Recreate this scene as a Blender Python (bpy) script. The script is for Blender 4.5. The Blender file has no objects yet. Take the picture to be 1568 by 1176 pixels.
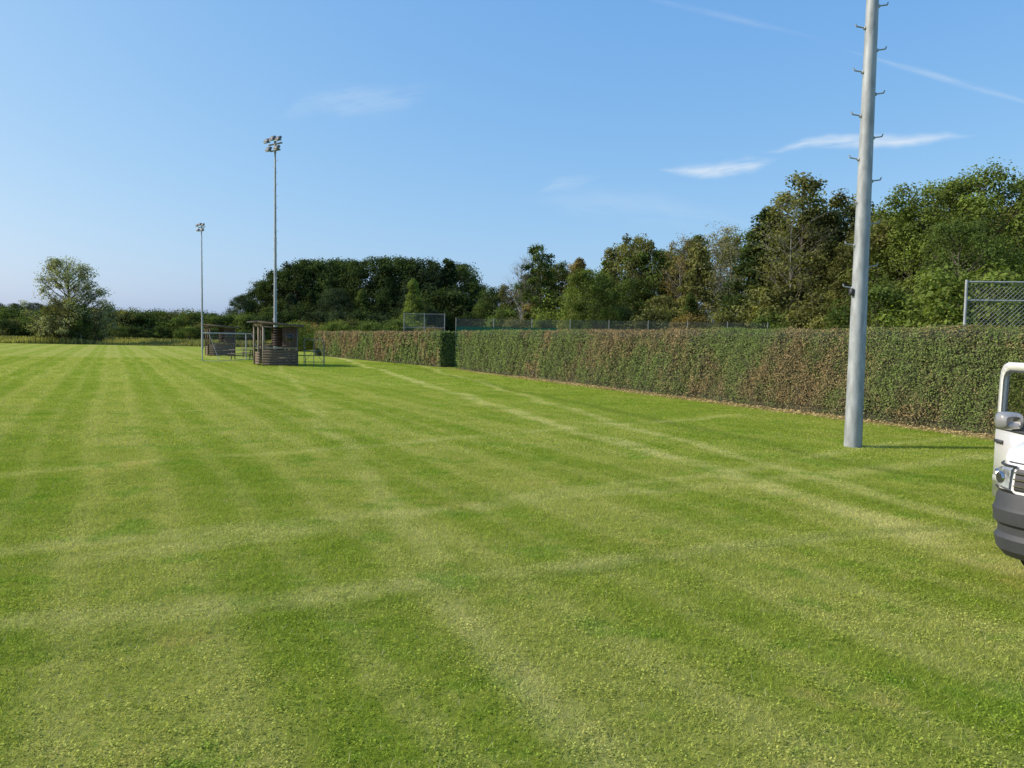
import bpy, math, random
import numpy as np
from mathutils import Matrix, Vector
rng=np.random.default_rng(7); random.seed(7)
S=bpy.context.scene; COL=S.collection
# ------------------------------------------------------------ helpers
def link(o,parent=None):
    COL.objects.link(o)
    if parent: o.parent=parent
    return o
def empty(name,loc=(0,0,0),rz=0):
    e=bpy.data.objects.new(name,None); e.location=loc; e.rotation_euler=(0,0,rz); e.empty_display_size=.5
    return link(e)
def mesh_np(name,V,Q,mats,mi=None,var=None,smooth=False):
    me=bpy.data.meshes.new(name); V=np.asarray(V,dtype=np.float32); Q=np.asarray(Q,dtype=np.int32)
    me.vertices.add(len(V)); me.vertices.foreach_set('co',V.ravel())
    me.loops.add(Q.size); me.loops.foreach_set('vertex_index',Q.ravel())
    me.polygons.add(len(Q)); me.polygons.foreach_set('loop_start',np.arange(len(Q),dtype=np.int32)*4)
    if mi is not None: me.polygons.foreach_set('material_index',np.asarray(mi,dtype=np.int32))
    if smooth: me.polygons.foreach_set('use_smooth',np.ones(len(Q),dtype=bool))
    for m in mats: me.materials.append(m)
    me.update(calc_edges=True)
    if var is not None:
        a=me.attributes.new('v','FLOAT','FACE'); a.data.foreach_set('value',np.asarray(var,dtype=np.float32))
    return me
class B:
    """quad accumulator"""
    def __init__(s): s.V=[];s.Q=[];s.M=[];s.A=[];s.n=0
    def add(s,V,Q,m=0,a=.5):
        V=np.asarray(V,float).reshape(-1,3);Q=np.asarray(Q,int).reshape(-1,4)
        s.V.append(V);s.Q.append(Q+s.n);s.M.append(np.full(len(Q),m));s.n+=len(V)
        s.A.append(np.full(len(Q),a) if np.isscalar(a) else np.asarray(a))
    def box(s,c,d,m=0,rz=0,R=None,a=.5):
        x,y,z=[k/2 for k in d]
        v=np.array([[-x,-y,-z],[x,-y,-z],[x,y,-z],[-x,y,-z],[-x,-y,z],[x,-y,z],[x,y,z],[-x,y,z]])
        if R is None: R=np.array(Matrix.Rotation(rz,3,'Z'))
        else: R=np.array(R)
        s.add(v@R.T+np.array(c),[[0,3,2,1],[4,5,6,7],[0,1,5,4],[1,2,6,5],[2,3,7,6],[3,0,4,7]],m,a)
    def tube(s,p0,p1,r0,r1,n=6,m=0,a=.5,cap=False):
        p0=np.array(p0,float);p1=np.array(p1,float);d=p1-p0;L=np.linalg.norm(d)
        if L<1e-6:return
        d/=L; u=np.cross(d,[0,0,1.]) if abs(d[2])<.95 else np.cross(d,[1.,0,0]); u/=np.linalg.norm(u); w=np.cross(d,u)
        t=np.arange(n)*2*math.pi/n; c=np.outer(np.cos(t),u)+np.outer(np.sin(t),w)
        V=np.vstack([p0+c*r0,p1+c*r1]); i=np.arange(n);j=(i+1)%n
        Q=np.stack([i,j,j+n,i+n],1)
        s.add(V,Q,m,a)
        if cap:
            for base,p,r in((0,p0,r0),(n,p1,r1)):
                V2=np.vstack([p+c*r,[p]])
                if n%2==0: s.add(V2,[[k,(k+1)%n,(k+2)%n,n] for k in range(0,n,2)],m,a)
    def path(s,P,R,n=6,m=0):
        for k in range(len(P)-1): s.tube(P[k],P[k+1],R[k],R[k+1],n,m)
    def leaves(s,C,N,size,asp=.55,m=1,a=.5):
        C=np.asarray(C,float); k=len(C)
        N=N/np.maximum(np.linalg.norm(N,axis=1,keepdims=True),1e-6)
        r=rng.normal(size=(k,3)); u=np.cross(N,r); u/=np.maximum(np.linalg.norm(u,axis=1,keepdims=True),1e-6); w=np.cross(N,u)
        sz=(np.ones(k)*size)[:,None]
        V=np.stack([C-u*sz,C-w*sz*asp,C+u*sz,C+w*sz*asp],1).reshape(-1,3)
        s.add(V,np.arange(4*k).reshape(-1,4),m,a)
    def mesh(s,name,mats,smooth=False):
        return mesh_np(name,np.vstack(s.V),np.vstack(s.Q),mats,np.concatenate(s.M),np.concatenate(s.A),smooth)
    def obj(s,name,mats,parent=None,smooth=False):
        return link(bpy.data.objects.new(name,s.mesh(name,mats,smooth)),parent)

# ------------------------------------------------------------ node helpers
class NT:
    def __init__(s,t): s.t=t
    def n(s,typ,**k):
        nd=s.t.nodes.new(typ)
        for a,b in k.items(): setattr(nd,a,b)
        return nd
    def l(s,a,b): s.t.links.new(a,b)
    def put(s,sock,v):
        if isinstance(v,bpy.types.NodeSocket): s.l(v,sock)
        else: sock.default_value=v
    def math(s,op,a,b=None,c=None,clamp=False):
        nd=s.n('ShaderNodeMath',operation=op); nd.use_clamp=clamp
        s.put(nd.inputs[0],a)
        if b is not None: s.put(nd.inputs[1],b)
        if c is not None: s.put(nd.inputs[2],c)
        return nd.outputs[0]
    def dot(s,v,c):
        nd=s.n('ShaderNodeVectorMath',operation='DOT_PRODUCT'); s.put(nd.inputs[0],v); nd.inputs[1].default_value=c
        return nd.outputs['Value']
    def noise(s,v,scale,detail=3,rough=.55,out='Fac'):
        nd=s.n('ShaderNodeTexNoise'); s.l(v,nd.inputs['Vector']); nd.inputs['Scale'].default_value=scale
        nd.inputs['Detail'].default_value=detail; nd.inputs['Roughness'].default_value=rough
        return nd.outputs[out]
    def ss(s,v,a,b):
        nd=s.n('ShaderNodeMapRange',interpolation_type='SMOOTHSTEP'); s.put(nd.inputs['Value'],v)
        nd.inputs['From Min'].default_value=a; nd.inputs['From Max'].default_value=b
        return nd.outputs['Result']
    def mr(s,v,a,b,c,d):
        nd=s.n('ShaderNodeMapRange'); s.put(nd.inputs['Value'],v)
        for k,x in zip(('From Min','From Max','To Min','To Max'),(a,b,c,d)): nd.inputs[k].default_value=x
        return nd.outputs['Result']
    def mix(s,f,a,b,mode='MIX'):
        nd=s.n('ShaderNodeMix',data_type='RGBA',blend_type=mode); s.put(nd.inputs[0],f)
        for i,x in((6,a),(7,b)):
            if isinstance(x,tuple) and len(x)==3: x=(*x,1)
            s.put(nd.inputs[i],x)
        return nd.outputs[2]
def mat(name):
    m=bpy.data.materials.new(name); m.use_nodes=True; m.node_tree.nodes.clear(); T=NT(m.node_tree)
    o=T.n('ShaderNodeOutputMaterial'); return m,T,o
def pbr(name,col,rough=.6,metal=0,var=.15,scale=6,bump=0,spec=None,stretch=None,col2=None):
    m,T,o=mat(name); p=T.n('ShaderNodeBsdfPrincipled'); tc=T.n('ShaderNodeTexCoord'); v=tc.outputs['Object']
    if stretch:
        mp=T.n('ShaderNodeMapping'); mp.inputs['Scale'].default_value=stretch; T.l(v,mp.inputs[0]); v=mp.outputs[0]
    n=T.noise(v,scale,5,.6)
    c2=col2 or tuple(c*(1-var*2) for c in col)
    c=T.mix(T.ss(n,.3,.7),c2,col); T.l(c,p.inputs['Base Color'])
    p.inputs['Roughness'].default_value=rough; p.inputs['Metallic'].default_value=metal
    if spec is not None: p.inputs['Specular IOR Level'].default_value=spec
    if bump:
        b=T.n('ShaderNodeBump'); b.inputs['Strength'].default_value=bump; b.inputs['Distance'].default_value=.01
        T.l(n,b.inputs['Height']); T.l(b.outputs[0],p.inputs['Normal'])
    T.l(p.outputs[0],o.inputs[0]); return m
def leafmat(name,objcol=True,col=(.06,.1,.02),trans=.35,lo=.45,hi=1.7,nscale=.35):
    m,T,o=mat(name)
    if objcol: c=T.n('ShaderNodeObjectInfo').outputs['Color']
    else:
        r=T.n('ShaderNodeRGB'); r.outputs[0].default_value=(*col,1); c=r.outputs[0]
    at=T.n('ShaderNodeAttribute',attribute_name='v')
    g=T.n('ShaderNodeNewGeometry'); n=T.noise(g.outputs['Position'],nscale,2)
    k=T.math('MULTIPLY',T.mr(at.outputs['Fac'],0,1,lo,hi),T.mr(n,.3,.7,.75,1.25))
    cb=T.n('ShaderNodeCombineColor'); T.l(k,cb.inputs[0]);T.l(k,cb.inputs[1]);T.l(T.math('POWER',k,.7),cb.inputs[2])
    c=T.mix(1.0,c,cb.outputs[0],'MULTIPLY')
    d=T.n('ShaderNodeBsdfDiffuse'); t=T.n('ShaderNodeBsdfTranslucent'); T.l(c,d.inputs[0])
    T.l(T.mix(1.0,c,(1.25,1.25,.5),'MULTIPLY'),t.inputs[0])
    x=T.n('ShaderNodeMixShader'); x.inputs[0].default_value=trans; T.l(d.outputs[0],x.inputs[1]);T.l(t.outputs[0],x.inputs[2])
    T.l(x.outputs[0],o.inputs[0]); return m

# ------------------------------------------------------------ site geometry
N_=np.array([.884,.468])       # normal of the pitch long axis
H0=np.array([10.8,17.]);H1=np.array([-3.6,48.8]); hd=(H1-H0)/np.linalg.norm(H1-H0); hn=np.array([hd[1],-hd[0]]); HC=float(hn@H0)
F0=np.array([-4.9,51.2]);F1=np.array([-20.,76.5])

# ------------------------------------------------------------ camera, light, sky
cam=bpy.data.cameras.new('camera'); co=link(bpy.data.objects.new('camera',cam)); S.camera=co
cam.sensor_width=36; cam.lens=26.63; cam.clip_end=5000; cam.clip_start=.05
co.matrix_world=Matrix.Translation((0,0,2.0))@Matrix.Rotation(math.radians(90-3.4),4,'X')@Matrix.Rotation(math.radians(1.0),4,'Z')
EL=36; AZ=-93   # sun bearing, clockwise from +Y
sun=bpy.data.lights.new('sun','SUN'); sun.energy=4.8; sun.angle=math.radians(.6); sun.color=(1,.935,.82)
so=link(bpy.data.objects.new('sun',sun))
sd=Vector((math.sin(math.radians(AZ))*math.cos(math.radians(EL)),math.cos(math.radians(AZ))*math.cos(math.radians(EL)),math.sin(math.radians(EL))))
so.rotation_euler=sd.to_track_quat('Z','Y').to_euler(); so.location=sd*50
W=bpy.data.worlds.new('World'); S.world=W; W.use_nodes=True; W.node_tree.nodes.clear(); T=NT(W.node_tree)
sky=T.n('ShaderNodeTexSky',sky_type='NISHITA'); sky.sun_disc=False; sky.sun_elevation=math.radians(EL); sky.sun_rotation=math.radians(AZ)
sky.altitude=200; sky.air_density=1.0; sky.dust_density=2.2; sky.ozone_density=2.0
tc=T.n('ShaderNodeTexCoord'); gv=tc.outputs['Generated']; sp=T.n('ShaderNodeSeparateXYZ'); T.l(gv,sp.inputs[0])
yy=T.math('MAXIMUM',sp.outputs[1],.02); tx=T.math('DIVIDE',sp.outputs[0],yy); tz=T.math('DIVIDE',sp.outputs[2],yy)
cv=T.n('ShaderNodeCombineXYZ'); T.l(tx,cv.inputs[0]); T.l(tz,cv.inputs[1])
def wisp(x0,z0,x1,z1,w,amp,wob=.012,streak=14):
    cx,cz=(x0+x1)/2,(z0+z1)/2; a=math.atan2(z1-z0,x1-x0); L=math.hypot(x1-x0,z1-z0)/2
    dx=T.math('SUBTRACT',tx,cx); dz=T.math('SUBTRACT',tz,cz)
    u=T.math('ADD',T.math('MULTIPLY',dx,math.cos(a)),T.math('MULTIPLY',dz,math.sin(a)))
    v=T.math('SUBTRACT',T.math('MULTIPLY',dz,math.cos(a)),T.math('MULTIPLY',dx,math.sin(a)))
    c=T.n('ShaderNodeCombineXYZ'); T.l(T.math('MULTIPLY',u,.5),c.inputs[0]); T.l(T.math('MULTIPLY',v,3.2),c.inputs[1]); c.inputs[2].default_value=x0*7
    n1=T.noise(c.outputs[0],streak,5,.65); n2=T.noise(cv.outputs[0],7,3)
    v=T.math('ADD',v,T.math('MULTIPLY',T.math('SUBTRACT',n2,.5),wob*6))
    q=T.math('SUBTRACT',T.math('SUBTRACT',1,T.math('POWER',T.math('ABSOLUTE',T.math('DIVIDE',u,L)),2)),T.math('POWER',T.math('ABSOLUTE',T.math('DIVIDE',v,w)),1.0))
    q=T.math('MAXIMUM',q,0)
    return T.math('MULTIPLY',T.math('MULTIPLY',T.ss(q,0,1.0),T.ss(n1,.3,.66)),amp)
ws=[wisp(.18,.214,.35,.247,.015,.85,.009),wisp(.30,.250,.61,.277,.013,.75,.007),wisp(.10,.455,.42,.385,.007,.12,.001),
    wisp(.40,.385,.72,.300,.007,.24,.001),wisp(-.32,.285,-.08,.325,.030,.2),wisp(.02,.198,.12,.210,.014,.2),wisp(-.02,.19,.35,.15,.03,.12)]
acc=ws[0]
for w in ws[1:]: acc=T.math('ADD',acc,w)
acc=T.math('MULTIPLY',acc,T.math('GREATER_THAN',sp.outputs[1],.05),clamp=True)
# hazy late-summer sky response
sc=T.n('ShaderNodeSeparateColor'); T.l(sky.outputs[0],sc.inputs[0]); cc_=T.n('ShaderNodeCombineColor')
for i,(k_,p_) in enumerate(((1.02,.92),(1.88,.60),(3.85,.28))): T.l(T.math('MULTIPLY',T.math('POWER',T.math('MAXIMUM',sc.outputs[i],.001),p_),k_),cc_.inputs[i])
skc=T.mix(acc,cc_.outputs[0],(5.6,6.0,6.4))
bg=T.n('ShaderNodeBackground'); bg.inputs[1].default_value=.15; T.l(skc,bg.inputs[0]); wo=T.n('ShaderNodeOutputWorld'); T.l(bg.outputs[0],wo.inputs[0])
S.view_settings.view_transform='Standard'; S.view_settings.look='None'; S.view_settings.exposure=0

# ------------------------------------------------------------ grass colour group
G=bpy.data.node_groups.new('lawn_colour','ShaderNodeTree'); G.interface.new_socket('Color',in_out='OUTPUT',socket_type='NodeSocketColor')
T=NT(G); go=T.n('NodeGroupOutput'); P=T.n('ShaderNodeNewGeometry').outputs['Position']
s_=T.dot(P,(N_[0],N_[1],0)); 
n1=T.noise(P,.16,3); n2=T.noise(P,.9,4,.6); n3=T.noise(P,4.5,3,.6)
c=T.mix(T.ss(n2,.36,.66),(.18,.265,.038),(.235,.31,.060))
c=T.mix(T.math('MULTIPLY',T.ss(n1,.42,.68),.5),c,(.27,.33,.078))
c=T.mix(T.math('MULTIPLY',T.ss(n3,.52,.75),.40),c,(.32,.35,.12))
c=T.mix(T.math('MULTIPLY',T.math('SUBTRACT',1,T.ss(n3,.3,.46)),.40),c,(.10,.19,.020))
# mowing stripes: rolled one way / the other, crossed by fainter oblique passes
wob=T.math('ADD',s_,T.math('MULTIPLY',n1,1.0))
st=T.math('SINE',T.math('MULTIPLY',wob,2*math.pi/2.5))
stf=T.ss(T.math('MULTIPLY',s_,-1),-14,-6)
stv=T.math('MULTIPLY',T.math('MULTIPLY',T.ss(st,-.5,.6),stf),T.mr(n2,.3,.7,.5,1.0))
c=T.mix(T.math('MULTIPLY',stv,.50),c,(.36,.39,.135))
st2=T.ss(T.math('SINE',T.math('MULTIPLY',wob,2*math.pi/.82)),.2,.9); c=T.mix(T.math('MULTIPLY',T.math('MULTIPLY',st2,stf),.22),c,(.39,.42,.17))
ob_=T.math('ADD',T.dot(P,(.52,.854,0)),T.math('MULTIPLY',n1,1.5)); s3=T.ss(T.math('SINE',T.math('MULTIPLY',ob_,2*math.pi/2.1)),.1,.95)
c=T.mix(T.math('MULTIPLY',T.math('MULTIPLY',s3,T.ss(n1,.35,.6)),.16),c,(.36,.39,.15))
def track(p0,p1,w,amp,col=(.42,.45,.21)):
    global c
    d=np.array(p1)-np.array(p0); d=d/np.linalg.norm(d); nn=(d[1],-d[0],0); cc=nn[0]*p0[0]+nn[1]*p0[1]
    q=T.math('ABSOLUTE',T.math('SUBTRACT',T.math('ADD',T.dot(P,nn),T.mr(n1,0,1,-1.0,1.0)),cc))
    m=T.math('SUBTRACT',1,T.ss(q,w*.2,w))
    m=T.math('MULTIPLY',T.math('MULTIPLY',m,T.ss(n2,.25,.6)),amp)
    c=T.mix(m,c,col)
track((2.6,13.2),(-10,51.5),.42,.85); track((4.0,13),(-6,51.5),.32,.6); track((-1,7.5),(-10,34),.28,.4)
track((0.6,9.4),(6.2,12.3),.35,.5); track((2.6,7.4),(8,9.5),.3,.55); track((5.5,13.5),(0,30),.35,.5,(.10,.17,.03)); track((-5,5.5),(3,11.5),.28,.4); track((-9,9),(0,16),.3,.4); track((-4,4.2),(6,9),.2,.35,(.11,.19,.03))
dp=T.math('MULTIPLY',T.ss(T.noise(P,.75,5,.7),.58,.70),.55); c=T.mix(dp,c,(.40,.38,.15))
cl=T.math('MULTIPLY',T.ss(T.noise(P,1.1,5,.65),.55,.64),.5); c=T.mix(cl,c,(.13,.26,.03))
c=T.mix(1.0,c,(1.26,1.15,.98),'MULTIPLY')
# worn, straw covered strip along the foot of the hedge
hs=T.math('SUBTRACT',T.dot(P,(hn[0],hn[1],0)),HC)
lm=T.math('MULTIPLY',T.ss(T.math('ADD',hs,T.mr(n2,.3,.7,-.35,.35)),-.85,-.25),T.math('LESS_THAN',hs,2.2))
sy=T.n('ShaderNodeSeparateXYZ'); T.l(P,sy.inputs[0])
lm=T.math('MULTIPLY',lm,T.math('SUBTRACT',1,T.ss(sy.outputs[1],42,56)))
c=T.mix(T.math('MULTIPLY',lm,.85),c,T.mix(n3,(.27,.20,.09),(.50,.40,.20)))
T.l(c,go.inputs[0])
# ground
gm,T,o=mat('lawn_ground'); gg=T.n('ShaderNodeGroup'); gg.node_tree=G; P=T.n('ShaderNodeNewGeometry').outputs['Position']
sy=T.n('ShaderNodeSeparateXYZ'); T.l(P,sy.inputs[0])
far=T.ss(T.math('ADD',sy.outputs[1],T.mr(T.noise(P,.05,2),0,1,-6,6)),112,119)
mead=T.mix(T.noise(P,.12,4),(.10,.14,.03),(.25,.26,.08))
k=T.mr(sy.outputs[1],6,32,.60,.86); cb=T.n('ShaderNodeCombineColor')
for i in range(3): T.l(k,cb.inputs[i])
c0=T.mix(1.0,gg.outputs[0],cb.outputs[0],'MULTIPLY')   # ground under the blades darker close by, easing off with distance
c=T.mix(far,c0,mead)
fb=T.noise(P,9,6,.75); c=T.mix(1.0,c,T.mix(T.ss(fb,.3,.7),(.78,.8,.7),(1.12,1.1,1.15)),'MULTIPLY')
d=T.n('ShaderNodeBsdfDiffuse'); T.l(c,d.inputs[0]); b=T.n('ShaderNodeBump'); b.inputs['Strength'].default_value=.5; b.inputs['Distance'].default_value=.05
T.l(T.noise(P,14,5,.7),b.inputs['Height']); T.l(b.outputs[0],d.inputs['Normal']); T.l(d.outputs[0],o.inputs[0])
g=B(); k=20; xs=np.linspace(-1500,1500,k+1); 
V=[[x,y,0] for y in xs for x in xs]; Q=[[j*(k+1)+i,j*(k+1)+i+1,(j+1)*(k+1)+i+1,(j+1)*(k+1)+i] for j in range(k) for i in range(k)]
g.add(V,Q); g.obj('ground_lawn',[gm])
# blade material
bm,T,o=mat('grass_blades'); gg=T.n('ShaderNodeGroup'); gg.node_tree=G; at=T.n('ShaderNodeAttribute',attribute_name='v')
k=T.mr(at.outputs['Fac'],0,1,.65,1.65); cb=T.n('ShaderNodeCombineColor'); T.l(k,cb.inputs[0]);T.l(k,cb.inputs[1]);T.l(k,cb.inputs[2])
c=T.mix(1.0,gg.outputs[0],cb.outputs[0],'MULTIPLY')
c=T.mix(T.math('GREATER_THAN',at.outputs['Fac'],.97),c,(.55,.52,.32))
d=T.n('ShaderNodeBsdfDiffuse');t=T.n('ShaderNodeBsdfTranslucent');T.l(c,d.inputs[0]);T.l(T.mix(1.0,c,(1.2,1.25,.7),'MULTIPLY'),t.inputs[0])
x=T.n('ShaderNodeMixShader'); x.inputs[0].default_value=.40; T.l(d.outputs[0],x.inputs[1]);T.l(t.outputs[0],x.inputs[2]); T.l(x.outputs[0],o.inputs[0])
def grass_tile(name,size,n,w,h,clover,csize):
    g=B(); c=np.c_[rng.uniform(-size/2,size/2,(n,2)),np.zeros(n)]
    hh=h*rng.uniform(.45,1.25,n); ang=rng.uniform(0,2*math.pi,n); lean=rng.uniform(.3,1.5,n)*hh; la=rng.uniform(0,2*math.pi,n)
    wv=np.c_[np.cos(ang),np.sin(ang),np.zeros(n)]*(w*rng.uniform(.6,1.3,n)/2)[:,None]
    tip=c+np.c_[np.cos(la)*lean,np.sin(la)*lean,hh]
    V=np.stack([c-wv,c+wv,tip+wv*.15,tip-wv*.15],1).reshape(-1,3)
    g.add(V,np.arange(4*n).reshape(-1,4),0,rng.uniform(0,1,n))
    m=clover
    if m:
        q=max(8,int(m/45)); cen=rng.uniform(-size/2,size/2,(q,2)); id_=rng.integers(0,q,m)
        cc=cen[id_]+rng.normal(0,size*.06,(m,2)); cc=(cc+size/2)%size-size/2
        C=np.c_[cc,h*rng.uniform(.35,1.05,m)]; Nn=np.c_[rng.normal(0,.4,(m,2)),np.ones(m)]
        g.leaves(C,Nn,csize*rng.uniform(.6,1.2,m),.8,0,rng.uniform(.1,.95,m))
    return g.mesh(name,[bm])
near_t=[grass_tile('grass_patch_near',1,5000,.0042,.026,cl,.0076) for cl in (1100,2600,1900,600,1500)]
mid_t=[grass_tile('grass_patch_mid',2,5200,.009,.027,cl,.012) for cl in (900,1800,500,1200)]
far_t=[grass_tile('grass_patch_far',4,4600,.020,.030,900,.022) for _ in range(2)]
lawn=empty('lawn_grass')
def tile(meshes,x,y):
    ob=link(bpy.data.objects.new('grass_patch',random.choice(meshes)),lawn); ob.location=(x,y,0.0)
    ob.rotation_euler=(0,0,random.randint(0,3)*math.pi/2)
for y in np.arange(2.5,12.9,1):
    for x in np.arange(-15.5,16,1):
        if abs(x)<.74*y+1.8: tile(near_t,x,y)
for y in np.arange(14,31,2):
    for x in np.arange(-41,41,2):
        if abs(x)<.72*y+3 and hn[0]*x+hn[1]*y-HC<.5: tile(mid_t,x,y)
for y in np.arange(33,60,4):
    for x in np.arange(-80,81,4):
        if abs(x)<.72*y+4 and hn[0]*x+hn[1]*y-HC<1.5: tile(far_t,x,y)

# ------------------------------------------------------------ hedges
hm,T,o=mat('hedge_leaves'); P=T.n('ShaderNodeNewGeometry').outputs['Position']; at=T.n('ShaderNodeAttribute',attribute_name='v')
n1=T.noise(P,.33,3,.6); n2=T.noise(P,2.2,3,.6); n4=T.noise(P,7,2,.5)
k=T.math('ADD',n1,T.math('MULTIPLY',n2,.35)); sy=T.n('ShaderNodeSeparateXYZ'); T.l(P,sy.inputs[0])
# die-back is strongest in the middle stretch of the hedge
bias=T.math('MULTIPLY',T.ss(sy.outputs[1],18,22),T.math('SUBTRACT',1,T.ss(sy.outputs[1],27,44)))
k=T.math('ADD',k,T.math('MULTIPLY',bias,.07)); k=T.math('ADD',k,T.math('MULTIPLY',T.ss(sy.outputs[2],2.1,2.5),.09))  # top band browned, and lighter for sunlight put into the colour
k=T.math('ADD',k,T.math('MULTIPLY',T.ss(sy.outputs[1],55,60),.05))
k=T.math('ADD',k,T.mr(at.outputs['Fac'],0,1,-.08,.08))
gr=T.mix(at.outputs['Fac'],(.105,.155,.045),(.225,.295,.095)); br=T.mix(at.outputs['Fac'],(.17,.125,.065),(.36,.275,.145))
c=T.mix(T.ss(k,.70,.86),gr,br); c=T.mix(1.0,c,T.mix(T.ss(n4,.35,.65),(.68,.70,.70),(1.2,1.2,1.15)),'MULTIPLY')
d=T.n('ShaderNodeBsdfDiffuse');t=T.n('ShaderNodeBsdfTranslucent');T.l(c,d.inputs[0]);T.l(c,t.inputs[0]); x=T.n('ShaderNodeMixShader'); x.inputs[0].default_value=.25
T.l(d.outputs[0],x.inputs[1]);T.l(t.outputs[0],x.inputs[2]); T.l(x.outputs[0],o.inputs[0])
hc=pbr('hedge_twigs',(.060,.062,.030),.9,var=.3,scale=3)
def bulge(t,z): return .05*np.sin(t*1.3+z)+.035*np.sin(t*3.1-z*2.3)+.025*np.sin(t*7.7+z*4)
def topw(t): return .025*np.sin(t*.7)+.025*np.sin(t*2.3+1)+.02*np.sin(t*6.1)
def hedge(name,p0,p1,h,depth,bands):
    p0=np.array(p0);p1=np.array(p1); d=(p1-p0); L=np.linalg.norm(d); d/=L; n=np.array([d[1],-d[0]])
    g=B()
    def wx(t,u,z): # t along, u depth, z
        return np.c_[p0[0]+d[0]*t+n[0]*u,p0[1]+d[1]*t+n[1]*u,z]
    # woody core following the clipped face
    ts=np.arange(.12,L-.12,.2); prof=[(0,0)]+[(0,z) for z in np.linspace(.3,h-.3,8)]+[(.16,h-.1),(depth-.25,h-.1),(depth-.1,h-.3),(depth-.12,0)]
    Vv=[]
    for t in ts:
        for i,(u,z) in enumerate(prof):
            uu=.10+float(bulge(t,z)) if i<=8 else u+.10*(i==9)
            Vv.append(wx(np.array([t]),uu,np.array([z+(float(topw(t)) if z>1.9 else 0)]))[0])
    m=len(prof);Q=[[i*m+j,i*m+j+1,(i+1)*m+j+1,(i+1)*m+j] for i in range(len(ts)-1) for j in range(m-1)]
    e=(len(ts)-1)*m
    for q in(0,e): Q+=[[q,q+8,q+11,q+12],[q+8,q+9,q+10,q+11]]
    g.add(Vv,Q,0)
    for (a,b,ls,dens) in bands:
        b=min(b,L)
        k=int((b-a)*h*dens); t=rng.uniform(a,b,k); z=h*rng.uniform(0.02,1,k)**.95; u=bulge(t,z)+rng.normal(0,.035,k)+.02
        u=u+.10*np.clip((z-(h-.15))/.15,0,1)**2; z=z*(1+topw(t)/h)
        keep=(z>.25)|(rng.uniform(0,1,k)<.5); t,z,u=t[keep],z[keep],u[keep]; k=len(t)
        Nn=np.c_[-n[0]+rng.normal(0,.45,k),-n[1]+rng.normal(0,.45,k),.45+rng.normal(0,.45,k)]
        g.leaves(wx(t,u,z),Nn,ls*rng.uniform(.6,1.3,k),.6,1,rng.uniform(0,1,k))
        k=int((b-a)*depth*dens*.6); t=rng.uniform(a,b,k); u=rng.uniform(.0,depth,k); z=h+topw(t)-np.abs(rng.normal(0,.04,k))+.015*rng.normal(size=k)
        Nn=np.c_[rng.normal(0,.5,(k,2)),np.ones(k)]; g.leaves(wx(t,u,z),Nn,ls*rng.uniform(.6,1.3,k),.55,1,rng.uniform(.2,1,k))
        k=int((b-a)*14); t=rng.uniform(a,b,k); u=rng.uniform(.0,depth,k); z=h+topw(t)+rng.uniform(.0,.06,k)
        g.leaves(wx(t,u,z),rng.normal(size=(k,3)),ls*1.1,.5,1,rng.uniform(.3,1,k))
        k=int((b-a)*h*dens*.12); t=rng.uniform(a,b,k); z=rng.uniform(0,h,k); u=depth+rng.normal(0,.04,k)
        g.leaves(wx(t,u,z),np.c_[n[0]+rng.normal(0,.6,k),n[1]+rng.normal(0,.6,k),rng.normal(0,.6,k)],ls*1.5,.7,1,rng.uniform(0,1,k))
    for tt,sg,ls,dens in((0,-1,bands[0][2],bands[0][3]),(L,1,bands[-1][2],bands[-1][3])):
        k=int(depth*h*dens); u=rng.uniform(0,depth,k); z=rng.uniform(0,h,k); t=tt+rng.normal(0,.05,k)
        Nn=np.c_[sg*d[0]+rng.normal(0,.5,k),sg*d[1]+rng.normal(0,.5,k),rng.normal(0,.5,k)]
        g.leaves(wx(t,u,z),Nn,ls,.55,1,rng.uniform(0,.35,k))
    return g.obj(name,[hc,hm])
HS=H0-hd*10
hedge('clipped_hedge',HS,H1,2.46,1.3,[(0,20,.024,1250),(20,32,.032,700),(32,60,.045,400)])
hedge('clipped_hedge',F0,F1,2.4,1.3,[(0,40,.07,220)])
lt=B(); k=9000; t=rng.uniform(0,36,k); u=-.3+rng.normal(0,.3,k); C=np.c_[HS[0]+hd[0]*t+hn[0]*u,HS[1]+hd[1]*t+hn[1]*u,rng.uniform(.02,.07,k)]
lt.leaves(C,np.c_[rng.normal(0,.5,(k,2)),np.ones(k)],.04,.3,0,rng.uniform(0,1,k)); lt.obj('dry_hedge_clippings',[leafmat('dry_clippings',False,(.42,.33,.17),.1)])

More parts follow.
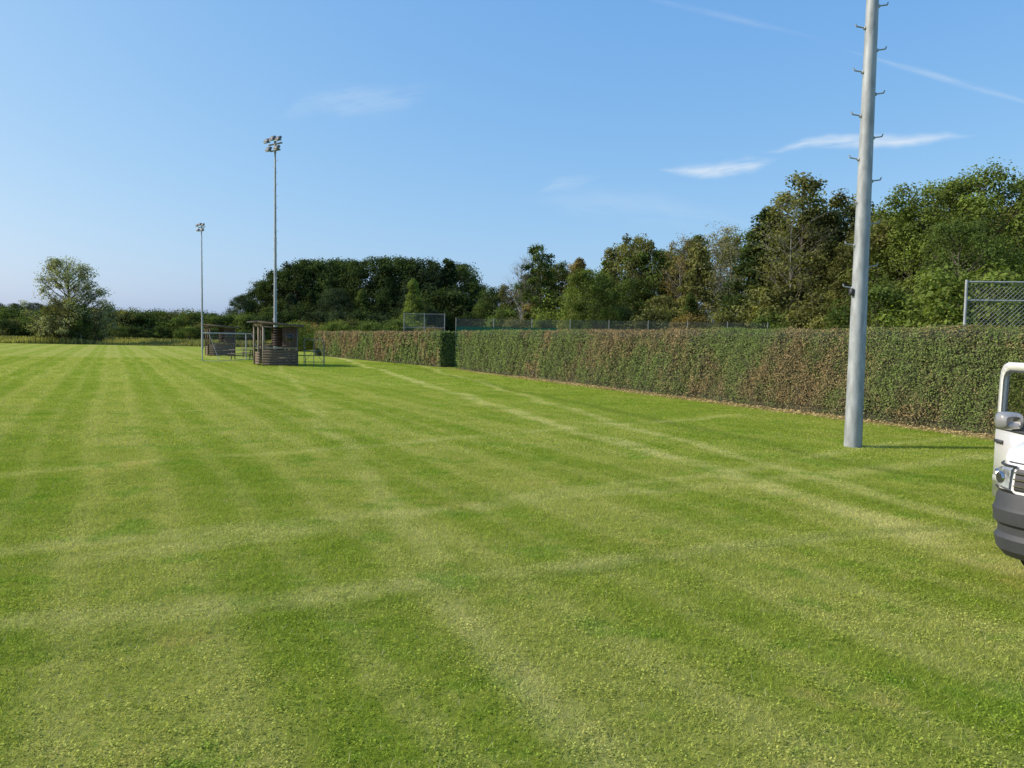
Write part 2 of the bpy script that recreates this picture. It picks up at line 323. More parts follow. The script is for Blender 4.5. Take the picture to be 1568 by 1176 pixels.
# ------------------------------------------------------------ trees
bark=pbr('bark',(.14,.115,.09),.9,var=.25,scale=4,stretch=(3,3,.6)); bbark=pbr('birch_bark',(.36,.34,.30),.8,var=.3,scale=5,stretch=(1,1,3))
LM=leafmat('tree_leaves')
def make_tree(name,H,R,cb,nc,lp,leaf,shape='oval',bk=None,tr=.22,cr=.30,droop=0,lower=True,twigs=0):
    g=B(); top=H*.9; bend=rng.normal(0,.02*H,(6,2)); bend[0]=0; bend=np.cumsum(bend*.5,0)
    tp=[np.array([bend[i][0],bend[i][1],top*i/5]) for i in range(6)]; trr=[tr*(1-.17*i) for i in range(6)]
    g.path(tp,trr,7)
    def tz_(z):
        f=min(max(z/top*5,0),4.99); i=int(f); return tp[i]*(1-(f-i))+tp[i+1]*(f-i)
    H0_=H*cb
    for i in range(nc):
        u=(i+rng.uniform(0,1))/nc
        if shape=='oval': e=math.sin(math.pi*min(.97,(.10+.86*u)))**.6
        elif shape=='cone': e=(1-u)**.75*.95+.08
        elif shape=='umb': e=math.sin(math.pi*min(.95,.15+.8*u**1.3))**.55
        elif shape=='wide': e=math.sin(math.pi*min(.93,.28+.66*u))**.6
        else: e=math.sin(math.pi*(.12+.8*u))**.8
        z=H0_+(H-H0_)*u*.95; a=rng.uniform(0,2*math.pi); rr=R*e*math.sqrt(rng.uniform(.12,1))*rng.uniform(.8,1.08)
        cz=min(z,H-.3); c=np.array([math.cos(a)*rr,math.sin(a)*rr,cz])+np.r_[tz_(min(cz,top))[:2],0]
        b0=tz_(max(H0_*.6,min(top*.97,cz-rr*.75-.04*H)))
        mid=(b0+c)/2+np.array([0,0,-.04*rr])+rng.normal(0,.04*rr+.01,3)
        br=tr*.32*(1-.5*u); g.path([b0,mid,c],[br,br*.6,br*.2],4)
        cr_=R*cr*rng.uniform(.5,1.35)*(1-.35*u if shape=='cone' else 1)
        k=int(lp*rng.uniform(.6,1.4)); dr=rng.normal(size=(k,3)); dr/=np.linalg.norm(dr,axis=1,keepdims=True)
        rad=cr_*rng.uniform(.1,1.2,k)**.6; Cc=c+dr*rad[:,None]*np.array([1,1,.75])
        if droop: Cc[:,2]-=droop*cr_*rng.uniform(0,1,k)**2
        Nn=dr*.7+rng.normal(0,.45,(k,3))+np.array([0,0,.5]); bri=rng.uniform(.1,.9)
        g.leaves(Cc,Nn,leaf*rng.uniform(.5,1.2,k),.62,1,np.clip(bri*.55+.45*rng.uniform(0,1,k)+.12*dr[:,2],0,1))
        for _ in range(twigs):
            dv=rng.normal(size=3); dv/=np.linalg.norm(dv); dv[2]=abs(dv[2])*.7; g.tube(c*.7+b0*.3,c+dv*cr_*.95,br*.22+.008,.006,3)
    return g.mesh(name,[bk or bark,LM])
sp={}
sp['broad']=[make_tree('broadleaf_mesh',18,5.6,.10,85,165,.22),make_tree('broadleaf_mesh',18,6.2,.08,90,165,.22),make_tree('broadleaf_mesh',18,5.0,.08,80,165,.22,'umb')]
sp['tall']=[make_tree('tall_tree_mesh',19,3.6,.1,80,130,.19,'tall',bbark,.18,.32,.5,twigs=1),make_tree('tall_tree_mesh',19,3.2,.12,70,130,.19,'tall',None,.18,.34,twigs=1)]
sp['cone']=[make_tree('cone_tree_mesh',18,4.2,.05,90,140,.20,'cone',None,.2,.28),make_tree('cone_tree_mesh',18,3.8,.05,85,140,.20,'cone',None,.2,.30)]
sp['sparse']=[make_tree('birch_mesh',18,3.8,.10,80,60,.14,'tall',bbark,.12,.34,.4,twigs=5)]
sp['bare']=[make_tree('bare_tree_mesh',18,4.2,.2,70,6,.14,'oval',bbark,.16,.36,twigs=16)]
sp['shrub']=[make_tree('shrub_mesh',6,3.6,.02,50,140,.15,'oval',None,.12,.33),make_tree('shrub_mesh',6,3.0,.02,45,140,.15,'umb',None,.12,.36)]
sp['near']=[make_tree('near_tree_mesh',16,5.6,.12,120,215,.125,'umb',None,.26,.22,.2,twigs=1),make_tree('near_tree_mesh',16,5.0,.12,115,215,.125,'oval',None,.24,.24,.2,twigs=1)]
mh={'broad':18,'tall':19,'cone':18,'sparse':18,'bare':18,'shrub':6,'near':16}
def put_tree(kind,x,y,H,col,name,parent=None,wf=1):
    ob=link(bpy.data.objects.new(name,random.choice(sp[kind])),parent); s=H/mh[kind]
    ob.location=(x,y,-.05); w=s*wf*random.uniform(.92,1.1); ob.scale=(w,w,s); ob.rotation_euler=(0,0,random.uniform(0,6.28))
    f=random.uniform(.8,1.2); ob.color=(col[0]*f,col[1]*f,col[2]*f,1); return ob
DK=(.050,.075,.028);MD=(.092,.130,.038);LT=(.150,.198,.050);OL=(.138,.145,.054);YB=(.205,.165,.066);GY=(.20,.19,.12);BL=(.048,.070,.038)
F=1160.
prof=[(-412,62),(-387,82),(-357,101),(-322,117),(-287,121),(-247,119),(-197,124),(-147,126),(-97,124),(-72,110),(-47,86),(-22,81),(13,90),(43,130),(78,133),(113,134),(148,142),(183,158),(218,156),(258,165),(313,178),(343,178),(378,202),(410,210),(438,220),(468,215),(503,222),(553,208),(603,222),(653,225),(713,236),(773,241),(840,248),(950,250),(1100,230)]
pb=[p[0] for p in prof];pe=[p[1] for p in prof]
def Dof(b): return float(np.interp(b,[-412,-60,0,180,380,560,650,1100],[165,155,135,112,88,72,66,60]))
wood=empty('woodland_trees')
def cols(b,row):
    if b<-60: ch=[DK,DK,BL,DK,BL,MD] if row else [DK,BL,DK,DK,BL]
    elif b<320: ch=[DK,MD,OL,MD,YB,LT,OL]
    elif b<560: ch=[DK,MD,OL,OL,MD,LT]
    else: ch=[MD,LT,MD,OL]
    return random.choice(ch)
for row,(dd,f,stp) in enumerate([(0,1,3.4),(9,.98,5.0),(-9,.62,4.6),(-15,.38,4.2)]):
    b=-415+row*5
    while b<1100:
        D=Dof(b)+dd+random.uniform(-3,3); e=float(np.interp(b,pb,pe))*f*(random.uniform(.96,1.02) if b<-60 else random.uniform(.88,1.01)) 
        if row>=2: e=min(e,95 if row==2 else 60)*random.uniform(.7,1.05)
        Hh=2+D*e/F
        if b<-60: kind=random.choice(['broad','broad','cone','broad'])
        elif b<330: kind=random.choice(['broad','cone','tall','broad','tall','sparse' if b>60 else 'broad'])
        else: kind=random.choice(['broad','tall','tall','cone','broad'])
        if row==3: kind='shrub'
        if row==2: kind=random.choice(['broad','shrub','broad','cone'])
        c=cols(b,row)
        put_tree(kind,b/F*D,D,max(3,Hh),c,'woodland_'+kind+'_tree',wood, {'broad':1.0,'tall':1.1,'cone':1.1,'shrub':1.0,'sparse':1,'bare':1}[kind])
        b+=stp/D*F*random.uniform(.8,1.25)
# individually visible trees (bearing, elevation in 1/1160 rad, distance)
for kind,b,e,D,c,nm,wf in [('bare',10,130,122,GY,'bare_birch_tree',.9),('tall',43,150,120,MD,'birch_tree',1),('sparse',315,186,98,GY,'birch_tree',1.1),('sparse',258,168,102,YB,'birch_tree',1.0),
    ('cone',383,213,84,DK,'alder_tree',1.2),('tall',436,256,78,OL,'birch_tree',1.1),('sparse',424,240,75,OL,'birch_tree',1.0),('broad',505,234,78,OL,'oak_tree',.9),('cone',-152,92,138,LT,'lime_tree',1.0),('broad',183,165,108,OL,'oak_tree',.7),
    ('near',640,258,58,LT,'ash_tree',1),('near',716,280,55,LT,'ash_tree',1.05),('near',800,280,54,LT,'ash_tree',1),('near',680,200,50,MD,'ash_tree',.9),('near',590,215,64,MD,'maple_tree',.9),('near',900,280,52,MD,'ash_tree',1),
    ('shrub',655,115,45,LT,'hazel_shrub',1),('shrub',560,95,50,MD,'hazel_shrub',1),('shrub',735,120,42,LT,'hazel_shrub',1),('tall',545,190,62,OL,'birch_tree',1.2),('tall',500,170,64,OL,'birch_tree',1.1),
    ('broad',105,112,98,LT,'maple_tree',.9),('broad',130,105,96,MD,'maple_tree',.9)]:
    put_tree(kind,b/F*D,D,2+D*e/F,c,nm,None,wf)
for b in range(-330,-120,16):
    D=random.uniform(92,110); put_tree('shrub',b/F*D,D,2+D*random.uniform(14,27)/F,random.choice([MD,LT,YB,LT,OL]),'garden_shrub',None,1.3)
# left hedgerow
row_=empty('hedgerow_bushes')
for b in range(-1000,-370,11):
    D=random.uniform(148,160); e=random.uniform(26,35)+ (6 if -640<b<-600 else 0); put_tree('shrub',b/F*D,D,2+D*e/F,random.choice([MD,BL,MD,MD,OL]),'bush',row_,1.15)
    if b%2==0: put_tree('shrub',b/F*(D-8),D-8,2+D*random.uniform(2,16)/F,random.choice([MD,OL,DK]),'bush',row_,1.5)
for b in range(-1050,-640,14):
    D=random.uniform(240,260); put_tree('broad',b/F*D,D,2+D*random.uniform(36,46)/F,(.07,.095,.06),'distant_tree',row_,1.2)  # bluish, paler leaf colour stands in for distance haze
for b in range(-660,-380,18):
    D=random.uniform(220,240); put_tree('broad',b/F*D,D,2+D*random.uniform(26,33)/F,(.07,.095,.06),'distant_tree',row_,1.3)  # haze tint put into the leaf colour here too
# lone willow
wm=make_tree('willow_mesh',14,5.7,.04,150,110,.14,'wide',None,.36,.19,.5,twigs=4)
ob=link(bpy.data.objects.new('willow_tree',wm)); ob.location=(-674/F*122,122,0); ob.color=(.25,.27,.15,1); ob.scale=(1.12,1.12,1)
for dx,h in((-4.0,3.0),(2.0,6.5),(4.5,3.2),(-.5,7.5)): put_tree('shrub',-674/F*122+dx,120.5,h,random.choice([MD,OL]),'willow_shrub',None,.6)
# rough grass band at far end of the pitch
rg=B(); k=60000; X=rng.uniform(-130,-25,k); Y=116+rng.uniform(0,1,k)**1.3*26+3*np.sin(X*.08); hh=rng.uniform(.3,1.0,k)*(.7+.5*np.sin(X*.21+Y*.3))
a_=rng.uniform(0,6.28,k); wv=np.c_[np.cos(a_),np.sin(a_),0*a_]*.07; c=np.c_[X,Y,0*X]; tip=c+np.c_[rng.normal(0,.12,(k,2)),np.abs(hh)]
rg.add(np.stack([c-wv,c+wv,tip+wv*.3,tip-wv*.3],1).reshape(-1,3),np.arange(4*k).reshape(-1,4),0,rng.uniform(0,1,k))
rg.obj('rough_meadow_grass',[leafmat('rough_grass',False,(.26,.26,.09),.3,nscale=.08)])

# ------------------------------------------------------------ floodlight masts
galv=pbr('galvanised_steel',(.40,.435,.45),.6,.15,var=.2,scale=7,stretch=(1,1,.3)); galv2=pbr('weathered_steel',(.24,.26,.265),.6,.15,var=.15,scale=5); dkm=pbr('dark_metal',(.06,.06,.065),.5,.3); dkl=pbr('lamp_housing',(.16,.165,.17),.5,.3); glassm=pbr('lamp_glass',(.6,.65,.7),.15,0)
def mast(x,y,H,rz,k_=1.0):
    e=empty('floodlight_mast',(x,y,0),rz)
    g=B(); zs=[0,4,8.62,8.64,8.9,8.92,12.5,H]; rs=[k_*q for q in(.168,.140,.112,.119,.119,.106,.085,.065)]
    for i in range(len(zs)-1): g.tube((0,0,zs[i]),(0,0,zs[i+1]),rs[i],rs[i+1],8)
    g.obj('pole_shaft',[galv],e,False).rotation_euler=(0,0,math.radians(11))
    g=B(); z=3.1;i=0
    while z<H-1:
        s=1 if i%2 else -1; r=(.160-z*.006)*k_
        g.tube((s*r*.8,0,z),(s*(r+.17),0,z+.03),.014,.014,6); g.tube((s*(r+.17),0,z+.03),(s*(r+.19),0,z+.08),.014,.012,6); g.box((s*r,0,z),(.06,.06,.05))
        z+=.41;i+=1
    g.obj('climbing_pegs',[galv],e)
    g=B(); g.box((-.17,-.02,3.02),(.06,.1,.13)); g.obj('cable_box',[dkm],e)
    g=B(); g.box((0,0,H-.15),(1.5,.09,.09)); g.box((0,0,H-.6),(1.1,.08,.08)); g.tube((0,0,H-.8),(0,0,H+.05),.08,.08,8)
    R=Matrix.Rotation(math.radians(-35),3,'X')
    for xx,zz in((-.62,H+.1),(0,H+.2),(.62,H+.1),(-.45,H-.5),(.45,H-.5)):
        g.box((xx,-.22,zz),(.46,.14,.34),1,R=R); g.box((xx,-.30,zz-.06),(.40,.02,.28),2,R=R); g.box((xx,-.08,zz-.05),(.06,.25,.06),0)
    g.obj('floodlight_head',[galv,dkl,glassm],e)
mast(6.72,14.8,16,math.radians(0)); mast(-16.9,54,15.5,math.radians(-35),.8); mast(-39.7,97,15.6,math.radians(-35),.8)

# ------------------------------------------------------------ shelters
wd=pbr('weathered_boards',(.20,.145,.10),.85,var=.3,scale=7,stretch=(1,1,6)); rd=pbr('red_boards',(.11,.065,.05),.8,var=.25,scale=7,stretch=(1,1,6)); lw=pbr('light_timber',(.36,.30,.22),.8,var=.2,scale=5); rf=pbr('roof_felt',(.055,.05,.05),.9,var=.2)
def shelter(x,y,rz,L=3.6,Dp=2.2,h=2.6,post=None):
    e=empty('wooden_team_shelter',(x,y,0),rz); g=B(); post=post or lw
    hf=lambda u:h+.12-u*.12
    for u in(.06,Dp-.06):
        for t in(.06,L/2,L-.06): g.box((u,t,hf(u)/2),(.12,.12,hf(u)),0)
    g.box((Dp/2,.03,1.16),(Dp-.24,.05,.1),0); g.box((.03,L/2,hf(0)-.06),(.05,L,.14),0); g.obj('posts',[post],e)
    g=B(); 
    for z in np.arange(.12,1.1,.165):
        for t in(.0,L): g.box((Dp/2,t,z),(Dp-.02,.035,.15),0)
    for z in np.arange(.12,.9,.165): g.box((-.02,L/2,z),(.035,L*.45,.15),0)
    g.obj('end_panels',[wd],e)
    g=B()
    for z in np.arange(.12,h-.1,.165): g.box((Dp+.02,L/2,z),(.035,L,.15),0)
    for z in np.arange(1.3,h-.05,.165):
        for t in(.0,L): g.box((Dp*.77,t,z),(Dp*.42,.035,.15),0)
    g.box((Dp*.77,-.03,1.85),(.5,.03,.5),1); g.box((Dp*.77,-.05,1.85),(.38,.02,.38),2)
    g.obj('back_boards',[rd,wd,dkm],e)
    g=B(); g.box((Dp-.45,L/2,.46),(.4,L-.3,.05),0); g.box((Dp-.45,.4,.22),(.3,.08,.44),0); g.box((Dp-.45,L-.4,.22),(.3,.08,.44),0); g.obj('bench_seat',[lw],e)
    g=B(); R=Matrix.Rotation(math.atan(.12/1.0)*.6,3,'Y'); g.box((Dp/2,L/2,h+.13),(Dp+.75,L+.6,.07),0,R=R); g.box((Dp/2,-.31,h+.09),(Dp+.7,.03,.13),1,R=R); g.obj('felt_roof',[rf,wd],e)
rzA=math.radians(27.9)
shelter(-15.9,48.2,rzA); shelter(-27.4,68.5,rzA,3.6,2.2,2.6,wd); shelter(-24.2,73.5,rzA,3.0,2.4,2.6,wd)
# goal
wt=pbr('grey_tube',(.38,.40,.41),.5,var=.1)
def goal(x,y,rz,w=7.0,h=2.05,d=1.3):
    e=empty('football_goal',(x,y,0),rz); g=B(); r=.042
    for t in(0,w):
        g.tube((0,t,0),(0,t,h),r,r,8); g.tube((0,t,h),(.5,t,h),.022,.022,6); g.tube((.5,t,h),(d,t,0),.018,.018,6); g.tube((0,t,.03),(d,t,.03),.018,.018,6)
    g.tube((0,0,h),(0,w,h),r,r,8); g.tube((d,0,.03),(d,w,.03),.018,.018,6); g.obj('goal_frame',[wt],e)
    g=B()
    for t in np.arange(0,w+.01,.25): g.tube((.5,t,h),(d,t,0),.003,.003,3)
    for k in np.linspace(0,1,9): g.tube((.5+(d-.5)*k,0,h*(1-k)),(.5+(d-.5)*k,w,h*(1-k)),.003,.003,3)
    g.obj('goal_net',[wt],e)
goal(-22.6,55.2,math.radians(-6))
# railing right of the shelter
e=empty('steel_barrier',(-13.7,49.8,0),math.radians(10)); g=B()
for t in(0,.62,1.25): g.tube((t,0,0),(t,0,1.75),.025,.025,6)
for z in(.25,1.0,1.75): g.tube((0,0,z),(1.25,0,z),.02,.02,6)
g.tube((0,0,.25),(.62,0,1.0),.015,.015,5); g.tube((1.25,0,.25),(.62,0,1.0),.015,.015,5)
for t in(0,1.25): g.tube((t,0,1.75),(t,1.2,0),.02,.02,6)
g.obj('barrier_frame',[galv2],e)
def table(x,y):
    e=empty('picnic_table',(x,y,0),rzA+1.2); g=B(); g.box((0,0,.76),(.8,1.9,.05)); 
    for s in(-1,1): 
        g.box((s*.65,0,.45),(.28,1.9,.04)); g.box((0,s*.7,.42),(1.5,.06,.08))
        for q in(-1,1): g.box((q*.45,s*.7,.38),(.08,.06,.85),R=Matrix.Rotation(-q*.45,3,'Y'))
    g.obj('table_timbers',[wd],e)
table(-21.4,60.0); table(-22.6,66.)

# ------------------------------------------------------------ fences behind the hedge
def netmat(name,col,al):
    m,T,o=mat(name); d=T.n('ShaderNodeBsdfDiffuse'); d.inputs[0].default_value=(*col,1); t=T.n('ShaderNodeBsdfTransparent'); x=T.n('ShaderNodeMixShader')
    P=T.n('ShaderNodeNewGeometry').outputs['Position']; T.l(T.mr(T.noise(P,1.5,2),.3,.7,al*.8,al*1.2),x.inputs[0]); T.l(t.outputs[0],x.inputs[1]);T.l(d.outputs[0],x.inputs[2]); T.l(x.outputs[0],o.inputs[0]); return m
mesh_far=netmat('chain_link',(.22,.24,.24),.16); screen=netmat('green_windscreen',(.02,.10,.07),.85)
def fence(name,p0,p1,h,sp_,mesh='far',rails=(1.,),r=.03,scr=None):
    e=empty(name); p0=np.array(p0,float);p1=np.array(p1,float);L=np.linalg.norm(p1-p0);d=(p1-p0)/L; g=B()
    pt=lambda t,z:(p0[0]+d[0]*t,p0[1]+d[1]*t,z)
    for t in np.arange(0,L+.01,sp_): g.tube(pt(t,0),pt(t,h+.06),r,r,8,cap=True)
    for f in rails: g.tube(pt(0,h*f),pt(L,h*f),r*.7,r*.7,6)
    g.obj('posts_and_rails',[galv if mesh!='far' else galv2],e); g=B()
    if mesh=='far': g.add([pt(0,0),pt(L,0),pt(L,h),pt(0,h)],[[0,1,2,3]]); g.obj('wire_mesh',[mesh_far],e)
    else:
        q=.13; w=.005; z0=1.6
        for s in(1,-1):
            for t in np.arange(-(h),L+h,q):
                ta,za=t,z0; tb=t+s*(h-z0); zb=h
                if tb<ta: a_,az,b_,bz=tb,zb,ta,za
                else: a_,az,b_,bz=ta,za,tb,zb
                if b_<=0 or a_>=L: continue
                if a_<0: az+= (bz-az)*(0-a_)/(b_-a_); a_=0
                if b_>L: bz=az+(bz-az)*(L-a_)/(b_-a_); b_=L
                g.tube(pt(a_,az),pt(b_,bz),w,w,3)
        g.obj('wire_mesh',[galv],e)
    if scr:
        g=B(); a_,b_,z0,z1=scr; n=(-d[1]*.03,d[0]*.03)
        g.add([(pt(a_,z0)[0]-n[0],pt(a_,z0)[1]-n[1],z0),(pt(b_,z0)[0]-n[0],pt(b_,z0)[1]-n[1],z0),(pt(b_,z1)[0]-n[0],pt(b_,z1)[1]-n[1],z1),(pt(a_,z1)[0]-n[0],pt(a_,z1)[1]-n[1],z1)],[[0,1,2,3]]); g.obj('windscreen_cloth',[screen],e)
fence('tennis_court_fence',(-4.2,56),(18.2,54),3.45,2.8,rails=(),scr=(0,7.5,1.2,2.85))
fence('ball_stop_fence',(-8.6,60),(-5.4,60),3.85,1.6,rails=(1.,.72,.5),r=.035)
fence('ball_stop_fence',(13.6,22.9),(24.4,21.6),3.95,3.6,mesh='near',rails=(1.,.86,.6),r=.042)

# ------------------------------------------------------------ van
def paint(name,c,r=.3,coat=.6):
    m=pbr(name,c,r,0,var=.02); p=[n for n in m.node_tree.nodes if n.type=='BSDF_PRINCIPLED'][0]; p.inputs['Coat Weight'].default_value=coat; return m
wp=paint('white_paint',(.74,.74,.73)); blk=pbr('black_plastic',(.045,.049,.055),.6,var=.1); gls=pbr('tinted_glass',(.02,.025,.025),.06,var=0); chrome=pbr('chrome',(.5,.5,.51),.25,1,var=.02)
lamp=pbr('headlamp_lens',(.50,.54,.58),.08,.3,var=.4,scale=11); rub=pbr('tyre_rubber',(.025,.025,.025),.85); alu=pbr('wheel_rim',(.45,.46,.47),.4,.7); red=pbr('tail_lamp',(.4,.02,.02),.2); cab_shade=pbr('interior_shade',(.04,.04,.045),.9)
m_,T,o=mat('window_glass'); gb=T.n('ShaderNodeBsdfGlossy'); gb.inputs['Roughness'].default_value=.02; tb=T.n('ShaderNodeBsdfTransparent'); tb.inputs[0].default_value=(.60,.60,.56,1); x=T.n('ShaderNodeMixShader')
x.inputs[0].default_value=.07; T.l(tb.outputs[0],x.inputs[1]);T.l(gb.outputs[0],x.inputs[2]); T.l(x.outputs[0],o.inputs[0]); clear=m_
V0=empty('delivery_van',(4.58,5.62,0),math.radians(-58.2))
def esplit(o,a=35):
    md=o.modifiers.new('es','EDGE_SPLIT'); md.split_angle=math.radians(a); return o
st=[(0,.70,.30,.90),(.05,.80,.30,1.02),(.14,.885,.3,1.09),(.3,.935,.3,1.15),(.6,.95,.3,1.22),(.95,.95,.3,1.30),(1.3,.95,.3,1.60),(1.62,.95,.3,1.86),(1.85,.95,.3,1.93),(2.4,.95,.3,1.97),(4.4,.95,.3,1.97),(4.75,.94,.3,1.93),(4.87,.90,.32,1.7),(4.9,.86,.34,1.1)]
g=B(); Vv=[]
for (y,w,zb,zt) in st:
    belt=min(1.12,zt-.06); top=max(zt,belt+.05); tw=w-(top-belt)*.13; s_=min(.1,(top-belt)*.5)
    ring=[(-w*.9,zb),(-w,zb+.12),(-w,belt*.75),(-w*.995,belt),(-tw,top-s_),(-tw+.1,top-s_*.15),(-tw*.45,top+.0),(0,top+.015),(tw*.45,top),(tw-.1,top-s_*.15),(tw,top-s_),(w*.995,belt),(w,belt*.75),(w,zb+.12),(w*.9,zb),(0,zb)]
    Vv+=[(x,y,z) for x,z in ring]
m=16;Q=[[i*m+j,i*m+(j+1)%m,(i+1)*m+(j+1)%m,(i+1)*m+j] for i in range(len(st)-1) for j in range(m)]
for e_ in(0,(len(st)-1)*m): Q+=[[e_+k,e_+k+1,e_+13-k,e_+14-k] for k in range(0,6)]
g.add(Vv,Q); esplit(g.obj('body',[wp],V0,True),38)
plan=[(-.955,.60),(-.95,.42),(-.94,.28),(-.90,.15),(-.83,.06),(-.72,.005),(-.5,-.035),(-.25,-.05),(0,-.055)]; plan=plan+[(-x,y) for x,y in plan[-2::-1]]
pa=np.array(plan); seg=np.r_[0,np.cumsum(np.linalg.norm(np.diff(pa,axis=0),axis=1))]; PL=seg[-1]
def pp(t):
    t=np.clip(t,0,PL); p=np.array([np.interp(t,seg,pa[:,0]),np.interp(t,seg,pa[:,1])]); q=np.array([np.interp(min(t+.06,PL),seg,pa[:,0]),np.interp(min(t+.06,PL),seg,pa[:,1])])-np.array([np.interp(max(t-.06,0),seg,pa[:,0]),np.interp(max(t-.06,0),seg,pa[:,1])])
    q/=np.linalg.norm(q); return p,np.array([q[1],-q[0]])
def wrap(name,t0,t1,rows,mt,taper=None,n=40):
    """rows: (z, outward offset)"""
    g=B();V=[]
    for i in range(n+1):
        t=t0+(t1-t0)*i/n; p,nn=pp(t); f=(i/n)
        for k,(z,of) in enumerate(rows):
            zz=z+(taper(f,k/(len(rows)-1)) if taper else 0); q=p+nn*of; V.append((q[0],q[1],zz))
    m=len(rows);Q=[[i*m+j,(i+1)*m+j,(i+1)*m+j+1,i*m+j+1] for i in range(n) for j in range(m-1)]
    g.add(V,Q); return esplit(g.obj(name,[mt],V0,True),28)
wrap('front_bumper',.02,PL-.02,[(.22,-.10),(.24,-.03),(.30,.025),(.40,.045),(.44,.02),(.50,.02),(.53,.055),(.64,.065),(.67,.05),(.75,.04),(.79,.02),(.80,-.03)],blk)
wrap('nose_panel',.1,PL-.1,[(.79,.025),(.90,.015),(1.0,-.005),(1.06,-.05),(1.11,-.13),(1.14,-.22)],wp)
wrap('bonnet_shut_line',.12,PL-.12,[(1.035,-.024),(1.045,-.030)],dkm)
wrap('headlight',.30,.66,[(.81,.032),(.83,.045),(.98,.03),(1.005,.008)],lamp,lambda f,k:(.03*(1-f))*(1-k)-.04*(1-f)*k,14)
wrap('headlight',PL-.30,PL-.66,[(.81,.032),(.83,.045),(.98,.03),(1.005,.008)],lamp,None,14)
for s in(0,1):
    for t,zc,r in((.43,.905,.055),(.56,.90,.055)):
        p,nn=pp(t if not s else PL-t); g=B(); q=p+nn*.03; q2=p+nn*.050
        g.tube((q[0],q[1],zc),(q2[0],q2[1],zc-.002),r,r*.9,14,0); g.tube((q2[0],q2[1],zc-.002),(q2[0]-nn[0]*.01,q2[1]-nn[1]*.01,zc),r*.9,r*.4,14,1,cap=True); g.obj('lamp_reflector',[chrome,dkm],V0)
wrap('lamp_surround',.28,.70,[(.790,.030),(.815,.052)],dkm,None,14); wrap('lamp_surround',.28,.70,[(1.0,.012),(1.015,.018),(1.02,.0)],dkm,None,14)
wrap('grille',.70,PL-.70,[(.815,.03),(.83,.038),(.97,.026),(1.0,.01)],dkm,None,20)
for z in(.85,.905,.96): wrap('grille_bar',.70,PL-.70,[(z,.040),(z+.003,.050),(z+.011,.050),(z+.014,.036)],chrome,None,20)
wrap('lower_air_intake',1.0,PL-1.0,[(.40,.062),(.41,.068),(.51,.068),(.52,.062)],dkm,None,20)
g=B(); g.box((0,-.135,.58),(.52,.012,.11)); g.obj('number_plate',[wp],V0)
g=B(); g.tube((0,-.125,.91),(0,-.095,.91),.075,.075,16,cap=True); g.obj('front_emblem',[chrome],V0)
g=B(); g.add([(-.80,.985,1.33),(.80,.985,1.33),(.76,1.585,1.85),(-.76,1.585,1.85)],[[0,1,2,3]]); o_=g.obj('windscreen',[gls],V0); o_.location=(0,-.02,.02)
g=B()
for sx in(1,-1):
    spans=[(1.35,2.15),(2.3,3.3),(3.4,4.55)] if sx>0 else [(2.35,3.3),(3.4,4.55)]
    for a_,b_ in spans:
        za=1.55 if a_<1.5 else 1.78
        g.add([(sx*.958,a_,1.17),(sx*.958,b_,1.17),(sx*.885,b_,1.78),(sx*(.885 if a_>1.5 else .912),a_+(.12 if a_<1.5 else 0),za)],[[0,1,2,3]])
g.obj('side_windows',[gls],V0)
g=B(); g.add([(-.956,1.12,.42),(-.956,2.18,.42),(-.956,2.18,1.15),(-.956,1.12,1.15),(-.884,2.18,1.80),(-.884,1.65,1.80)],[[0,1,2,3],[3,2,4,5]]); g.obj('door_opening',[cab_shade],V0)  # flat dark panel stands in for the unlit cab interior
g=B(); g.box((0,2.25,.36),(1.86,2.1,.12)); g.obj('sill_trim',[blk],V0)
for sx in(-1,1):
    for y in(.98,3.95):
        w=empty('wheel',(sx*.83,y,.335)); w.parent=V0; g=B(); g.tube((-.11,0,0),(.11,0,0),.335,.335,28,0,cap=True); g.tube((sx*.112,0,0),(sx*.118,0,0),.215,.20,28,1,cap=True)
        for a_ in range(6):
            t=a_*math.pi/3; g.tube((sx*.122,math.cos(t)*.05,math.sin(t)*.05),(sx*.122,math.cos(t)*.19,math.sin(t)*.19),.02,.025,5,2)
        g.obj('tyre_and_rim',[rub,alu,dkm],w,False)
        g=B(); g.tube((sx*.945,y,.36),(sx*.957,y,.36),.43,.42,28,0,cap=True); g.obj('wheel_arch',[blk],V0)
mp_=paint('mirror_paint',(.22,.23,.24)); mglass=pbr('mirror_cap',(.06,.063,.068),.45)
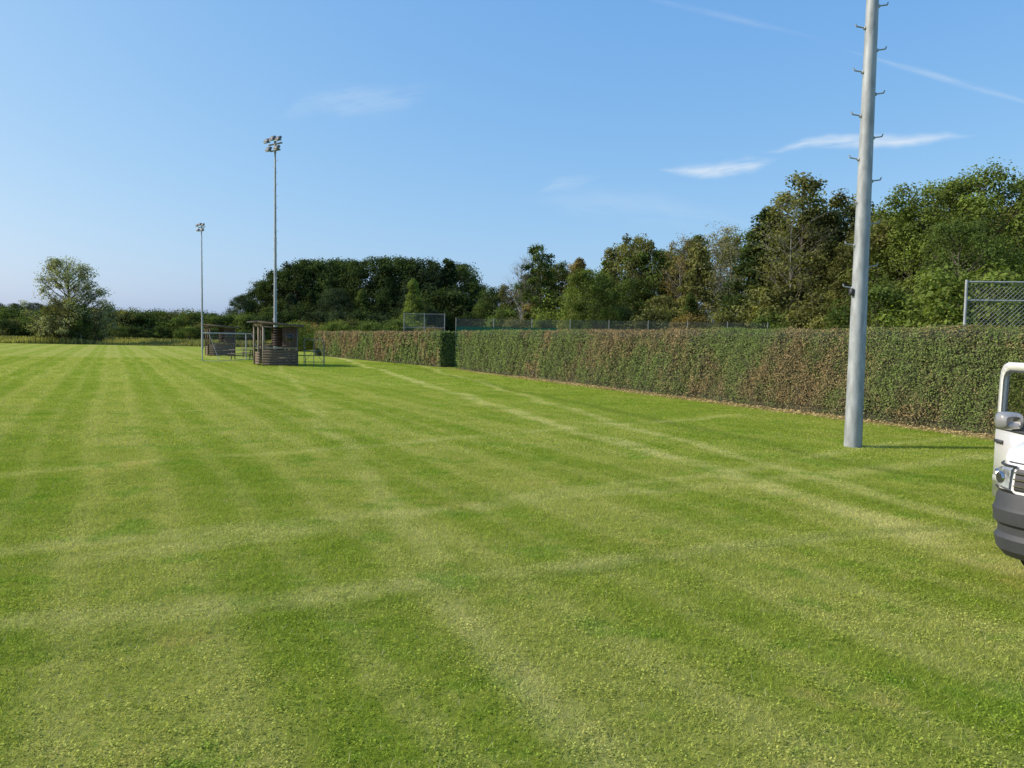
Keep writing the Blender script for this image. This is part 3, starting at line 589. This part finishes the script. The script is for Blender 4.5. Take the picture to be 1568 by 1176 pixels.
def door(parent_loc,ang,sx):
    e=empty('front_door',parent_loc); e.parent=V0; e.rotation_euler=(0,0,ang); L=1.02
    g=B(); g.box((0,L/2,.78),(.06,L,.72),0); g.box((-.035,L/2,.80),(.02,L-.06,.60),0); g.box((-.05,L/2,.62),(.02,L-.1,.07),0)
    # pressed window frame: flat section with a rounded rear corner
    outer=[(L-.005,1.14),(L-.025,1.68),(L-.045,1.76),(L-.10,1.82),(L-.20,1.85),(.44,1.85),(.30,1.83),(.00,1.16)]
    inner=[(L-.085,1.14),(L-.105,1.66),(L-.12,1.71),(L-.16,1.75),(L-.23,1.77),(.46,1.77),(.34,1.75),(.09,1.16)]
    V=[];k=len(outer)
    for xx in(-.028,.028):
        V+=[(xx,a,b) for a,b in outer]; V+=[(xx,a,b) for a,b in inner]
    Q=[]
    for i in range(k-1):
        Q+=[[i,i+1,k+i+1,k+i],[2*k+i,3*k+i,3*k+i+1,2*k+i+1],[i,2*k+i,2*k+i+1,i+1],[k+i,k+i+1,3*k+i+1,3*k+i]]
    g.add(V,Q); g.box((-.0,L/2,1.155),(.066,L,.03),1); g.obj('door_panel',[wp,blk],e)
    V=[];Q=[]; inner2=[(a+(.5-a)*.035,b+(1.45-b)*.06) for a,b in inner]
    V=[(-.031,a,b) for a,b in inner]+[(-.031,a,b) for a,b in inner2]; Q=[[i,i+1,k+i+1,k+i] for i in range(k-1)]
    g=B(); g.add(V,Q); g.box((.036,L/2,.78),(.03,L-.1,.6),0); g.box((-.055,L-.14,1.02),(.03,.16,.03),0); g.obj('door_seals',[blk],e)
    g=B(); g.add([(0,.06,1.17),(0,L-.1,1.17),(0,L-.13,1.77),(0,.28,1.77)],[[0,1,2,3]]); g.obj('door_glass',[clear],e)
    g=B(); g.box((-.18,.06,1.24),(.24,.05,.05),1)
    n=12;V=[]
    for yy_,sc in((-.075,.55),(-.05,.85),(0,1),(.05,1),(.055,.9)):
        for k in range(n):
            t=2*math.pi*k/n; cx=abs(math.cos(t))**.55*(1 if math.cos(t)>0 else -1); cz=abs(math.sin(t))**.55*(1 if math.sin(t)>0 else -1)
            V.append((-.335+cx*.115*sc,.05+yy_,1.31+cz*.085*sc))
    Q=[[i*n+j,i*n+(j+1)%n,(i+1)*n+(j+1)%n,(i+1)*n+j] for i in range(4) for j in range(n)]
    Q+=[[j,j+1,n-2-j,n-1-j] for j in range(0,n//2-1)]+[[4*n+j,4*n+j+1,4*n+n-2-j,4*n+n-1-j] for j in range(0,n//2-1)]
    g.add(V,Q,0); g.obj('wing_mirror',[mp_,blk],e,True)
door((-.955,1.12,0),math.radians(49),-1)
g=B(); g.box((1.08,1.2,1.32),(.2,.1,.2)); g.box((1.0,1.22,1.25),(.16,.05,.05)); g.obj('far_wing_mirror',[blk],V0)
g=B()
for sx in(-1,1): g.box((sx*.86,4.88,1.3),(.13,.06,.5))
g.obj('tail_lamps',[red],V0)
g=B(); g.box((0,4.93,.5),(1.86,.12,.3)); g.obj('rear_bumper',[blk],V0)
g=B(); g.add([(-.7,4.905,1.2),(.7,4.905,1.2),(.68,4.865,1.72),(-.68,4.865,1.72)],[[0,1,2,3]]); g.obj('rear_window',[gls],V0)
